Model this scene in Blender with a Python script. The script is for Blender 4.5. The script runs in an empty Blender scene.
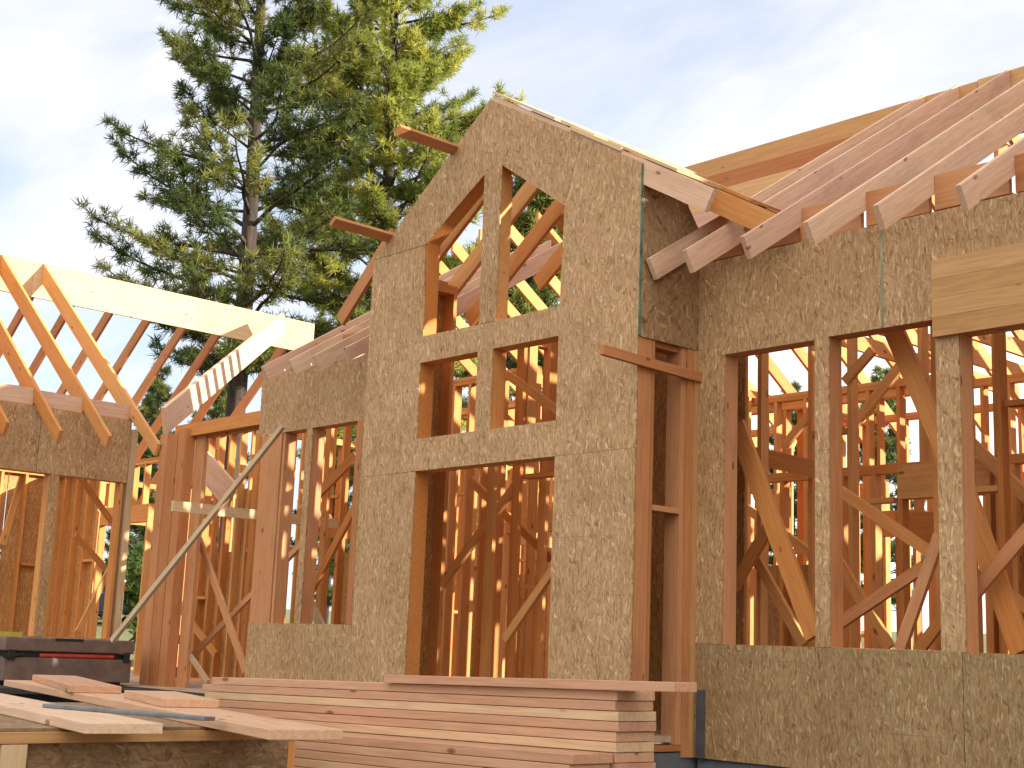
import bpy, bmesh, math, random
import numpy as np
from mathutils import Vector, Matrix
random.seed(7)
C = bpy.context.scene
COL = C.collection
S = 0.70          # metres per layout unit
EYE = 1.60        # camera height above the near ground, metres
R = math.radians
GZ = -EYE / S     # ground level in layout units
FZ = -0.75        # floor level in layout units

# ------------------------------------------------------------------ camera
FPX, YAW, PIT, ROL = 1390.47, R(47.671), R(10.885), R(2.242)
fw = Vector((-math.sin(YAW) * math.cos(PIT), math.cos(YAW) * math.cos(PIT), math.sin(PIT)))
r0 = Vector((math.cos(YAW), math.sin(YAW), 0))
u0 = r0.cross(fw)
cr = r0 * math.cos(ROL) + u0 * math.sin(ROL)
cu = -r0 * math.sin(ROL) + u0 * math.cos(ROL)
cd = bpy.data.cameras.new('camera'); cam = bpy.data.objects.new('camera', cd); COL.objects.link(cam)
cd.sensor_width = 36; cd.lens = FPX / 1024 * 36; cd.clip_start = 0.05; cd.clip_end = 3000
M = Matrix((cr, cu, -fw)).transposed().to_4x4(); M.translation = (0, 0, EYE)
cam.matrix_world = M
C.camera = cam

def ray(x, y): return cr * ((x - 512) / FPX) - cu * ((y - 384) / FPX) + fw
def at(x, y, ax, v):
    """point of the plane (axis ax = v), layout units, in the direction measured in the photograph"""
    d = ray(x, y); return d * (v / d[ax])
def atd(x, y, dep): return ray(x, y) * dep
def W(p): return Vector((p[0] * S, p[1] * S, p[2] * S + EYE))

# ------------------------------------------------------------------ node helpers
def new_mat(name):
    m = bpy.data.materials.new(name); m.use_nodes = True
    nt = m.node_tree; b = nt.nodes['Principled BSDF']
    return m, nt, b
def nd(nt, t, **k):
    n = nt.nodes.new(t)
    for a, v in k.items():
        if a == 'inp':
            for i, vv in v.items(): n.inputs[i].default_value = vv
        else: setattr(n, a, v)
    return n
def lk(nt, a, b): nt.links.new(a, b)
def math_(nt, op, a, b=None, c=None):
    n = nt.nodes.new('ShaderNodeMath'); n.operation = op
    for i, v in enumerate((a, b, c)):
        if v is None: continue
        if isinstance(v, (int, float)): n.inputs[i].default_value = v
        else: nt.links.new(v, n.inputs[i])
    return n.outputs[0]
def mix(nt, f, a, b, mode='MIX'):
    n = nt.nodes.new('ShaderNodeMix'); n.data_type = 'RGBA'; n.blend_type = mode
    for s, v in ((n.inputs[0], f), (n.inputs[6], a), (n.inputs[7], b)):
        if isinstance(v, (int, float)): s.default_value = v
        elif isinstance(v, tuple): s.default_value = v if len(v) == 4 else (*v, 1)
        else: nt.links.new(v, s)
    return n.outputs[2]
def ramp(nt, f, stops):
    n = nt.nodes.new('ShaderNodeValToRGB'); cr_ = n.color_ramp
    while len(cr_.elements) < len(stops): cr_.elements.new(0.5)
    for e, (p, c) in zip(cr_.elements, stops):
        e.position = p; e.color = (*c, 1) if len(c) == 3 else c
    nt.links.new(f, n.inputs[0]); return n.outputs[0]
def vscale(nt, v, s, off=(0, 0, 0)):
    n = nt.nodes.new('ShaderNodeMapping'); n.inputs['Scale'].default_value = s; n.inputs['Location'].default_value = off
    nt.links.new(v, n.inputs[0]); return n.outputs[0]
def vrot(nt, v, ang):
    n = nt.nodes.new('ShaderNodeMapping'); n.inputs['Rotation'].default_value = (0, 0, ang)
    nt.links.new(v, n.inputs[0]); return n.outputs[0]

def wood(name, c1, c2, c3, knots=0.5, dirt=0.25, rough=0.75):
    m, nt, b = new_mat(name)
    g = nd(nt, 'ShaderNodeAttribute', attribute_name='grain').outputs['Vector']
    t = nd(nt, 'ShaderNodeAttribute', attribute_name='tint').outputs['Fac']
    base = ramp(nt, t, [(0, c1), (.5, c2), (1, c3)])
    # growth rings: long distorted streaks
    nz = nd(nt, 'ShaderNodeTexNoise', inp={'Scale': 1, 'Detail': 3, 'Roughness': .6}); lk(nt, vscale(nt, g, (.9, 17, 17)), nz.inputs['Vector'])
    ring = math_(nt, 'SINE', math_(nt, 'MULTIPLY', nz.outputs['Fac'], 34))
    ring = math_(nt, 'MULTIPLY_ADD', ring, .5, .5)
    nf = nd(nt, 'ShaderNodeTexNoise', inp={'Scale': 1, 'Detail': 2}); lk(nt, vscale(nt, g, (4, 170, 170)), nf.inputs['Vector'])
    col = mix(nt, math_(nt, 'MULTIPLY', ring, .34), base, mix(nt, 1.0, base, (.62, .46, .36), 'MULTIPLY'))
    col = mix(nt, math_(nt, 'MULTIPLY', nf.outputs['Fac'], .3), col, mix(nt, 1.0, base, (1.25, 1.25, 1.2), 'MULTIPLY'))
    # knots
    vo = nd(nt, 'ShaderNodeTexVoronoi', inp={'Scale': 1, 'Randomness': 1}); lk(nt, vscale(nt, g, (4.6, 11, 11)), vo.inputs['Vector'])
    sel = nd(nt, 'ShaderNodeSeparateColor'); lk(nt, vo.outputs['Color'], sel.inputs[0])
    kf = math_(nt, 'MULTIPLY', math_(nt, 'LESS_THAN', sel.outputs[0], knots * .33),
               nd_smooth(nt, vo.outputs['Distance'], .2, .10))
    col = mix(nt, math_(nt, 'MULTIPLY', kf, .8), col, mix(nt, 1.0, base, (.3, .2, .16), 'MULTIPLY'))
    # handling dirt and weathering blotches
    nb = nd(nt, 'ShaderNodeTexNoise', inp={'Scale': 1, 'Detail': 5, 'Roughness': .65}); lk(nt, vscale(nt, g, (1.6, 4.5, 4.5)), nb.inputs['Vector'])
    db = nd_smooth(nt, nb.outputs['Fac'], .5, .72)
    col = mix(nt, math_(nt, 'MULTIPLY', db, dirt), col, mix(nt, 1.0, base, (.55, .5, .52), 'MULTIPLY'))
    lk(nt, col, b.inputs['Base Color']); b.inputs['Roughness'].default_value = rough
    b.inputs['Specular IOR Level'].default_value = .25
    bp = nd(nt, 'ShaderNodeBump', inp={'Strength': .25, 'Distance': .004}); lk(nt, nf.outputs['Fac'], bp.inputs['Height']); lk(nt, bp.outputs[0], b.inputs['Normal'])
    return m
def nd_smooth(nt, v, lo, hi):
    n = nt.nodes.new('ShaderNodeMapRange'); n.interpolation_type = 'SMOOTHSTEP'
    n.inputs[1].default_value = lo; n.inputs[2].default_value = hi
    if lo > hi:
        n.inputs[1].default_value = hi; n.inputs[2].default_value = lo; n.inputs[3].default_value = 1; n.inputs[4].default_value = 0
    nt.links.new(v, n.inputs[0]); return n.outputs[0]

def osb(name, dark=1.0, angs=(0.0, .22, -.25, .9), fine=1.0, warm=(.99, .885, .805)):
    m, nt, b = new_mat(name)
    g = nd(nt, 'ShaderNodeAttribute', attribute_name='grain').outputs['Vector']
    t = nd(nt, 'ShaderNodeAttribute', attribute_name='tint').outputs['Fac']
    wob = nd(nt, 'ShaderNodeTexNoise', inp={'Scale': 16, 'Detail': 3}); lk(nt, g, wob.inputs['Vector'])
    gw = nt.nodes.new('ShaderNodeVectorMath'); gw.operation = 'MULTIPLY_ADD'
    lk(nt, wob.outputs['Color'], gw.inputs[0]); gw.inputs[1].default_value = (.035, .035, 0); lk(nt, g, gw.inputs[2])
    cols = []
    stops = [(0, (.235, .145, .065)), (.06, (.325, .215, .11)), (.3, (.385, .27, .145)), (.6, (.43, .31, .175)), (.9, (.475, .355, .21)), (1, (.64, .52, .35))]
    for k, a in enumerate(angs):
        v = vscale(nt, vrot(nt, gw.outputs[0], a), ((13 + 4 * k) * fine, (98 - 9 * k) * fine, 1), (3.7 * k, 1.3 * k, 0))
        vo = nd(nt, 'ShaderNodeTexVoronoi', voronoi_dimensions='2D', feature='SMOOTH_F1', inp={'Scale': 1, 'Randomness': 1, 'Smoothness': .45}); lk(nt, v, vo.inputs['Vector'])
        sp = nd(nt, 'ShaderNodeSeparateColor'); lk(nt, vo.outputs['Color'], sp.inputs[0])
        cols.append((ramp(nt, sp.outputs[0], stops), sp.outputs[1], sp.outputs[0]))
    col = cols[0][0]; hgt = cols[0][2]
    for k, (c, sl_, q) in enumerate(cols[1:]):
        f = nd_smooth(nt, sl_, (.50, .60, .78)[k], (.58, .68, .84)[k])
        col = mix(nt, f, col, c)
        hgt = math_(nt, 'ADD', math_(nt, 'MULTIPLY', hgt, math_(nt, 'SUBTRACT', 1, f)), math_(nt, 'MULTIPLY', q, f))
    fib = nd(nt, 'ShaderNodeTexNoise', inp={'Scale': 1, 'Detail': 4, 'Roughness': .6}); lk(nt, vscale(nt, g, (20, 95, 1)), fib.inputs['Vector'])
    col = mix(nt, .45, col, ramp(nt, fib.outputs['Fac'], [(.3, (.42, .37, .32)), (.5, (1, 1, 1)), (.7, (1.4, 1.4, 1.38))]), 'MULTIPLY')
    big = nd(nt, 'ShaderNodeTexNoise', inp={'Scale': 1.9, 'Detail': 6, 'Roughness': .65}); lk(nt, g, big.inputs['Vector'])
    col = mix(nt, .7, col, ramp(nt, big.outputs['Fac'], [(.3, (.80, .72, .62)), (.5, (1, .98, .96)), (.7, (1.14, 1.14, 1.16))]), 'MULTIPLY')
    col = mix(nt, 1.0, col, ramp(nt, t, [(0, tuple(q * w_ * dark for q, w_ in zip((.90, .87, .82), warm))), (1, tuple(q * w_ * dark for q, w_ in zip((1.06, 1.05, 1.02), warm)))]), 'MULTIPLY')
    # printed nailing lines, 40 cm apart, worn
    sx = nd(nt, 'ShaderNodeSeparateXYZ'); lk(nt, g, sx.inputs[0])
    fr = math_(nt, 'FRACT', math_(nt, 'DIVIDE', sx.outputs[0], .4064))
    ln = math_(nt, 'MULTIPLY', math_(nt, 'LESS_THAN', fr, .016), nd_smooth(nt, big.outputs['Fac'], .46, .66))
    col = mix(nt, math_(nt, 'MULTIPLY', ln, .5), col, (.12, .095, .06))
    lk(nt, col, b.inputs['Base Color']); b.inputs['Roughness'].default_value = .7; b.inputs['Specular IOR Level'].default_value = .3
    bp = nd(nt, 'ShaderNodeBump', inp={'Strength': .5, 'Distance': .004}); lk(nt, hgt, bp.inputs['Height']); lk(nt, bp.outputs[0], b.inputs['Normal'])
    return m

def plain(name, c, rough=.6, metal=0, var=.25, scale=6, bump=.1):
    m, nt, b = new_mat(name)
    tc = nd(nt, 'ShaderNodeTexCoord')
    nz = nd(nt, 'ShaderNodeTexNoise', inp={'Scale': scale, 'Detail': 6, 'Roughness': .65}); lk(nt, tc.outputs['Object'], nz.inputs['Vector'])
    col = mix(nt, 1.0, c, ramp(nt, nz.outputs['Fac'], [(.3, (1 - var,) * 3), (.7, (1 + var,) * 3)]), 'MULTIPLY')
    lk(nt, col, b.inputs['Base Color']); b.inputs['Roughness'].default_value = rough; b.inputs['Metallic'].default_value = metal
    if bump:
        bp = nd(nt, 'ShaderNodeBump', inp={'Strength': bump, 'Distance': .01}); lk(nt, nz.outputs['Fac'], bp.inputs['Height']); lk(nt, bp.outputs[0], b.inputs['Normal'])
    return m

FIR = wood('fir_stud', (.50, .195, .048), (.56, .25, .075), (.62, .32, .115))
PINK = wood('fir_pink', (.39, .155, .058), (.46, .20, .08), (.52, .265, .125), knots=.8, dirt=.4)
LVL = wood('tan_beam', (.44, .235, .09), (.50, .285, .12), (.56, .345, .16), knots=.5)
RAFT = wood('fir_rafter', (.54, .335, .235), (.60, .39, .265), (.64, .45, .30), knots=.85, dirt=.4)
PALE = wood('pale_lumber', (.52, .37, .21), (.57, .41, .235), (.61, .46, .27), knots=.3)
GREY = wood('weathered_board', (.42, .30, .18), (.47, .35, .22), (.52, .40, .26), knots=.4, dirt=.5)
STACK = wood('stack_lumber', (.46, .235, .14), (.55, .325, .195), (.66, .49, .29), knots=.8, dirt=.3)
OSB = osb('strand_board')
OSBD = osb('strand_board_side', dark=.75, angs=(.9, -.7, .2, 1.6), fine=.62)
OSBR = osb('strand_board_bounce_tint', dark=.95, warm=(1.08, .80, .50))  # same board with orange bounce light painted into its colour
OSBL = osb('strand_board_damp_shade', dark=.74, warm=(1, .95, .82))  # damp tone, also painted darker for the dim foot of the wall
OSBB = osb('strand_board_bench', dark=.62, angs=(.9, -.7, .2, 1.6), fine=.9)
SUBF = plain('subfloor_sheet', (.40, .29, .20), .8, 0, .3, 3)
RIM = plain('treated_rim', (.035, .033, .03), .7)
CONC = plain('concrete', (.10, .11, .12), .85, 0, .3, 4, .3)
FLASH = plain('flashing_membrane', (.06, .065, .07), .5, 0, .3, 5)
GREEN = plain('edge_paint', (.085, .15, .105), .8, 0, .75, 5)
BOX = plain('painted_steel_brown', (.15, .098, .076), .45, .0, .3, 8)
BOXD = plain('dark_steel', (.015, .013, .013), .5)
RED = plain('red_plastic', (.45, .05, .025), .5)
YEL = plain('yellow_plastic', (.45, .36, .05), .5)
ALU = plain('worn_aluminium', (.20, .21, .21), .45, .6, .3, 9)
WHITE = plain('white_paint', (.75, .75, .74), .6, 0, .1)
CARP = plain('car_paint', (.03, .04, .06), .25, .0, .1)
GLASS = plain('car_glass', (.05, .07, .09), .08, 0, .05, 3, 0)
TYRE = plain('tyre_rubber', (.02, .02, .02), .9)
HUB = plain('wheel_metal', (.35, .36, .37), .35, .8)
BARK = None

def leaf_mat(name, ca, cb, cc, trans=.35):
    m, nt, b = new_mat(name)
    t = nd(nt, 'ShaderNodeAttribute', attribute_name='tint').outputs['Fac']
    col = ramp(nt, t, [(0, ca), (.5, cb), (1, cc)])
    lk(nt, col, b.inputs['Base Color']); b.inputs['Roughness'].default_value = .5; b.inputs['Specular IOR Level'].default_value = .3
    tr = nd(nt, 'ShaderNodeBsdfTranslucent'); lk(nt, mix(nt, 1., col, (1.5, 1.5, .8), 'MULTIPLY'), tr.inputs[0])
    ms = nd(nt, 'ShaderNodeMixShader', inp={0: trans}); lk(nt, b.outputs[0], ms.inputs[1]); lk(nt, tr.outputs[0], ms.inputs[2])
    lk(nt, ms.outputs[0], nt.nodes['Material Output'].inputs['Surface'])
    return m
NEEDLE_D = leaf_mat('pine_needles_dark', (.045, .075, .032), (.095, .125, .04), (.26, .25, .08), .45)
NEEDLE_L = leaf_mat('pine_needles_light', (.10, .14, .04), (.24, .27, .07), (.42, .40, .12), .5)
LEAF = leaf_mat('shrub_leaves', (.04, .07, .02), (.08, .12, .03), (.16, .18, .06), .4)
def bark():
    m, nt, b = new_mat('pine_bark')
    tc = nd(nt, 'ShaderNodeTexCoord')
    nz = nd(nt, 'ShaderNodeTexNoise', inp={'Scale': 1, 'Detail': 6}); lk(nt, vscale(nt, tc.outputs['Object'], (7, 7, 1.6)), nz.inputs['Vector'])
    lk(nt, ramp(nt, nz.outputs['Fac'], [(.3, (.02, .015, .013)), (.55, (.055, .038, .028)), (.75, (.11, .07, .05))]), b.inputs['Base Color'])
    b.inputs['Roughness'].default_value = .9
    bp = nd(nt, 'ShaderNodeBump', inp={'Strength': .8, 'Distance': .04}); lk(nt, nz.outputs['Fac'], bp.inputs['Height']); lk(nt, bp.outputs[0], b.inputs['Normal'])
    return m
BARK = bark()

# ------------------------------------------------------------------ object helpers
def put(name, o_data, loc, parent=None):
    o = bpy.data.objects.new(name, o_data); COL.objects.link(o)
    o.location = loc
    if parent is not None: o.parent = parent
    return o
def tag(o, label, cat, group=None, kind=None):
    if label: o['label'] = label
    if cat: o['category'] = cat
    if group: o['group'] = group
    if kind: o['kind'] = kind
    return o
def thing(name, label, cat, base, group=None):
    """Empty at the thing's base (layout units)"""
    o = put(name, None, W(base)); o.empty_display_size = .1
    o['base'] = tuple(base)
    return tag(o, label, cat, group, 'thing')

class MB:
    """collects solids in layout units; build() links ONE mesh object in metres"""
    def __init__(s): s.v = []; s.f = []; s.g = []; s.t = []; s.mi = []
    def _add(s, vs, fs, gs, tint=None, mi=0):
        k = len(s.v); tint = random.random() if tint is None else tint
        s.v += [Vector(v) for v in vs]; s.f += [tuple(i + k for i in f) for f in fs]
        off = Vector((random.uniform(0, 50), random.uniform(0, 50), random.uniform(0, 50)))
        s.g += [Vector(g) * S + off for g in gs]; s.t += [tint] * len(vs); s.mi += [mi] * len(fs)
        return s
    def frame(s, o, ex, ey, ez, L, w, h, tint=None, cut=(0, 0), mi=0):
        """box from o along ex (0..L), ey (+-w/2), ez (+-h/2); cut = plumb cut offsets at the two ends"""
        vs, gs = [], []
        for a in (0, 1):
            for b in (-1, 1):
                for c in (-1, 1):
                    x = (L if a else 0) + cut[a] * c
                    vs.append(o + ex * x + ey * (b * w / 2) + ez * (c * h / 2)); gs.append((x, b * w / 2, c * h / 2))
        fs = [(0, 1, 3, 2), (4, 6, 7, 5), (0, 4, 5, 1), (2, 3, 7, 6), (0, 2, 6, 4), (1, 5, 7, 3)]
        return s._add(vs, fs, gs, tint, mi)
    def bar(s, p, q, w, h, up=(0, 0, 1), tint=None, cut=(0, 0), mi=0):
        """board from p to q (centre line): w sideways, h along up"""
        p, q = Vector(p), Vector(q); ex = (q - p); L = ex.length; ex.normalize(); up = Vector(up)
        ey = up.cross(ex).normalized(); ez = ex.cross(ey)
        return s.frame(p, ex, ey, ez, L, w, h, tint, cut, mi)
    def box(s, x0, x1, y0, y1, z0, z1, tint=None, mi=0):
        d = (abs(x1 - x0), abs(y1 - y0), abs(z1 - z0)); k = d.index(max(d))
        c = Vector(((x0 + x1) / 2, (y0 + y1) / 2, (z0 + z1) / 2)); e = [Vector((1, 0, 0)), Vector((0, 1, 0)), Vector((0, 0, 1))]
        a, b_, g_ = k, (k + 1) % 3, (k + 2) % 3
        return s.frame(c - e[a] * d[a] / 2, e[a], e[b_], e[g_], d[a], d[b_], d[g_], tint, (0, 0), mi)
    def plate(s, loops, o, eu, ev, th, tint=None, grain_v=True):
        """sheet with holes: 2D loops in (u,v), first is the outline, extruded by th along eu x ev"""
        o, eu, ev = Vector(o), Vector(eu), Vector(ev); n = eu.cross(ev).normalized()
        bm = bmesh.new(); es = []
        for lp in loops:
            vv = [bm.verts.new((a, b, 0)) for a, b in lp]
            es += [bm.edges.new((vv[i], vv[(i + 1) % len(vv)])) for i in range(len(vv))]
        bmesh.ops.triangle_fill(bm, edges=es, use_beauty=True)
        bm.verts.index_update()
        pts = [(v.co.x, v.co.y) for v in bm.verts]; fs = []
        for f in bm.faces:
            f.normal_update(); idx = [v.index for v in f.verts]
            if f.normal.z < 0: idx.reverse()
            fs.append(idx)
        bm.free()
        N = len(pts); vs = [o + eu * a + ev * b for a, b in pts] + [o + eu * a + ev * b + n * th for a, b in pts]
        ff = [tuple(reversed(f)) for f in fs] + [tuple(i + N for i in f) for f in fs]
        k = 0
        for lp in loops:
            for i in range(len(lp)):
                a, b = k + i, k + (i + 1) % len(lp)
                ff.append((a, b, b + N, a + N))
            k += len(lp)
        gs = [(b, a, 0) if grain_v else (a, b, 0) for a, b in pts]; gs = gs + [(g[0], g[1], th) for g in gs]
        return s._add(vs, ff, gs, tint)
    def prism(s, poly, o, eu, ev, th, tint=None, mi=0):
        o, eu, ev = Vector(o), Vector(eu), Vector(ev); n = eu.cross(ev).normalized(); N = len(poly)
        vs = [o + eu * a + ev * b for a, b in poly] + [o + eu * a + ev * b + n * th for a, b in poly]
        fs = [tuple(range(N - 1, -1, -1)), tuple(range(N, 2 * N))] + [(i, (i + 1) % N, (i + 1) % N + N, i + N) for i in range(N)]
        gs = [(a, b, 0) for a, b in poly] + [(a, b, th) for a, b in poly]
        return s._add(vs, fs, gs, tint, mi)
    def cyl(s, p, q, r1, r2=None, n=16, mi=0):
        p, q = Vector(p), Vector(q); r2 = r1 if r2 is None else r2; ex = (q - p).normalized()
        a = Vector((0, 0, 1)) if abs(ex.z) < .9 else Vector((1, 0, 0)); ey = a.cross(ex).normalized(); ez = ex.cross(ey)
        ring = [(math.cos(i * 2 * math.pi / n), math.sin(i * 2 * math.pi / n)) for i in range(n)]
        vs = [p + ey * (c * r1) + ez * (d * r1) for c, d in ring] + [q + ey * (c * r2) + ez * (d * r2) for c, d in ring]
        fs = [tuple(range(n - 1, -1, -1)), tuple(range(n, 2 * n))] + [(i, (i + 1) % n, (i + 1) % n + n, i + n) for i in range(n)]
        return s._add(vs, fs, [(v - p) for v in vs], None, mi)
    def build(s, name, mat, parent=None, bevel=0, base=None):
        if base is None:
            base = Vector(parent['base']) if parent is not None and 'base' in parent else None
        if base is None:
            c = sum(s.v, Vector()) / len(s.v); base = Vector((c.x, c.y, min(v.z for v in s.v)))
        me = bpy.data.meshes.new(name); me.from_pydata([(v - base) * S for v in s.v], [], s.f)
        a = me.attributes.new('grain', 'FLOAT_VECTOR', 'POINT'); a.data.foreach_set('vector', [c for g in s.g for c in g])
        a = me.attributes.new('tint', 'FLOAT', 'POINT'); a.data.foreach_set('value', s.t)
        for mm in (mat if isinstance(mat, (list, tuple)) else (mat,)): me.materials.append(mm)
        if isinstance(mat, (list, tuple)): me.polygons.foreach_set('material_index', s.mi)
        bm = bmesh.new(); bm.from_mesh(me); bmesh.ops.recalc_face_normals(bm, faces=bm.faces); bm.to_mesh(me); bm.free()
        o = put(name, me, (0, 0, 0), parent)
        if parent is None: o.location = W(base)
        if bevel:
            md = o.modifiers.new('bevel', 'BEVEL'); md.width = bevel; md.segments = 2; md.limit_method = 'ANGLE'
        o['base'] = tuple(base)
        return o
def J(a=.02): return random.uniform(-a, a)

TH = .0543     # 2x lumber thickness (38 mm)
D4, D6, D8, D10, D12 = .127, .20, .263, .336, .41

# ------------------------------------------------------------------ stud wall framing
def frame_wall(root, axis, c0, c1, a0, a1, z0, z1, spacing=.58, openings=(), mat=FIR, posts=(), skip=(), low_plate=None, top_plates=2, ztop=None):
    """studs, plates, headers of a wall between c0 and c1 (thickness) running along axis (0=x,1=y) from a0 to a1"""
    def bx(name, u0, u1, w0, w1, dz=(0, 0)):
        m = MB(); i = .006
        if axis == 0: m.box(u0, u1, c0 + J(i) * .5, c1 + J(i) * .5, w0, w1)
        else: m.box(c0 + J(i) * .5, c1 + J(i) * .5, u0, u1, w0, w1)
        return m.build(name, mat, root)
    zb = z0 + TH + .002; zt = z1 - top_plates * TH - .002
    ops = sorted(openings)
    lo = a0
    for (p, q, s_, h_) in ops:      # sole plate broken only at doors
        if s_ <= z0 + .05:
            if p > lo: bx('plate', lo, p, z0, z0 + TH)
            lo = q
    if a1 > lo: bx('plate', lo, a1, z0, z0 + TH)
    for k in range(top_plates): bx('plate', a0, a1, z1 - (k + 1) * TH + .001, z1 - k * TH)
    n = max(1, int(round((a1 - a0) / spacing)))
    for i in range(n + 1):
        u = min(max(a0 + (a1 - a0) * i / n, a0 + TH / 2), a1 - TH / 2)
        if any(p - .09 < u < q + .09 for p, q, *_ in ops) or any(p < u < q for p, q in skip): continue
        u += J(.02) if 0 < i < n else 0
        bx('stud', u - TH / 2, u + TH / 2, zb, zt)
    for (p, q, s_, h_) in ops:
        bx('trimmer', p - TH, p, zb, h_); bx('trimmer', q, q + TH, zb, h_)
        if h_ < zt - .1:
            hh = min(.36, zt - h_ - .004)
            bx('header', p - TH, q + TH, h_ + .002, h_ + hh)
            if zt - h_ - hh > .15:
                k = max(1, int((q - p) / .55))
                for i in range(k + 1):
                    u = p + (q - p) * (i + .5) / (k + 1)
                    bx('cripple_stud', u - TH / 2, u + TH / 2, h_ + hh + .002, zt)
        if s_ > z0 + .2:
            bx('sill', p + .001, q - .001, s_ - TH, s_)
            k = max(1, int((q - p) / .55))
            for i in range(k + 1):
                u = p + (q - p) * (i + .5) / (k + 1)
                bx('cripple_stud', u - TH / 2, u + TH / 2, zb, s_ - TH - .002)
    for u, w in posts: bx('stud', u - w / 2, u + w / 2, zb, zt)

def sheet(root, loops, plane, c, tint=None, mat=OSB, name='sheathing', th=.016, sign=1):
    """OSB panel; plane 'x' : loops in (x,z) on y=c, outward -y ; plane 'y' : loops in (y,z) on x=c, outward +x"""
    m = MB()
    if plane == 'x': m.plate(loops, (0, c, 0), (1, 0, 0), (0, 0, 1), th, tint)      # n = x cross z = -y
    else: m.plate(loops, (c, 0, 0), (0, 1, 0), (0, 0, 1), th, tint)                 # n = y cross z = +x
    return m.build(name, mat, root)
def rect(a0, a1, b0, b1): return [(a0, b0), (a1, b0), (a1, b1), (a0, b1)]

# =================================================================== GROUND, SKY
def hill(x, y):
    d = max(0, y - 24, -x - 31)
    d = max(d, (abs(x + 13) - 40) * .5)
    t = min(1, max(0, d) / 26.0); t = t * t * (3 - 2 * t)
    return GZ + 2.75 * t + 0.03 * max(0, d - 26)
def ground():
    xs = [-2500, -900, -400, -250] + list(np.linspace(-160, 60, 111)) + [120, 300, 900, 2500]
    ys = [-2500, -900, -300, -120, -60] + list(np.linspace(-30, 170, 101)) + [250, 400, 900, 2500]
    vs, fs = [], []
    for y in ys:
        for x in xs:
            z = hill(max(-400, min(150, x)), max(-300, min(400, y)))
            inside = -33 < x < 2 and -4 < y < 23
            vs.append(W((x, y, min(z, 12) + (0 if inside else random.uniform(-.06, .06)))))
    n = len(xs)
    for j in range(len(ys) - 1):
        for i in range(n - 1): fs.append((j * n + i, j * n + i + 1, (j + 1) * n + i + 1, (j + 1) * n + i))
    me = bpy.data.meshes.new('ground'); me.from_pydata(vs, [], fs)
    m, nt, b = new_mat('site_soil')
    tc = nd(nt, 'ShaderNodeTexCoord'); g = nd(nt, 'ShaderNodeNewGeometry')
    n1 = nd(nt, 'ShaderNodeTexNoise', inp={'Scale': .12, 'Detail': 6, 'Roughness': .6}); lk(nt, g.outputs['Position'], n1.inputs['Vector'])
    n2 = nd(nt, 'ShaderNodeTexNoise', inp={'Scale': 4, 'Detail': 8, 'Roughness': .7}); lk(nt, g.outputs['Position'], n2.inputs['Vector'])
    soil = ramp(nt, n2.outputs['Fac'], [(.3, (.09, .065, .045)), (.7, (.19, .145, .105))])
    grs = ramp(nt, n2.outputs['Fac'], [(.3, (.07, .09, .03)), (.7, (.20, .20, .08))])
    sp = nd(nt, 'ShaderNodeSeparateXYZ'); lk(nt, g.outputs['Position'], sp.inputs[0])
    hi = math_(nt, 'ADD', sp.outputs[2], math_(nt, 'MULTIPLY', n1.outputs['Fac'], 1.5))
    lk(nt, mix(nt, nd_smooth(nt, hi, 1.0, 2.0), soil, grs), b.inputs['Base Color']); b.inputs['Roughness'].default_value = .95
    bp = nd(nt, 'ShaderNodeBump', inp={'Strength': .6, 'Distance': .05}); lk(nt, n2.outputs['Fac'], bp.inputs['Height']); lk(nt, bp.outputs[0], b.inputs['Normal'])
    me.materials.append(m)
    o = put('ground', me, (0, 0, 0)); o['kind'] = 'structure'; o['label'] = 'bare soil building plot rising to a grassy bank'
ground()

SUN_AZ, SUN_EL = R(50), R(18.5)     # azimuth measured from +Y towards +X
to_sun = Vector((math.sin(SUN_AZ) * math.cos(SUN_EL), math.cos(SUN_AZ) * math.cos(SUN_EL), math.sin(SUN_EL)))
sd = bpy.data.lights.new('sun', 'SUN'); sd.energy = 5.0; sd.angle = R(.53); sd.color = (1, .90, .76)
so = bpy.data.objects.new('sun', sd); COL.objects.link(so); so.rotation_euler = to_sun.to_track_quat('Z', 'Y').to_euler(); so.location = to_sun * 60

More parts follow.
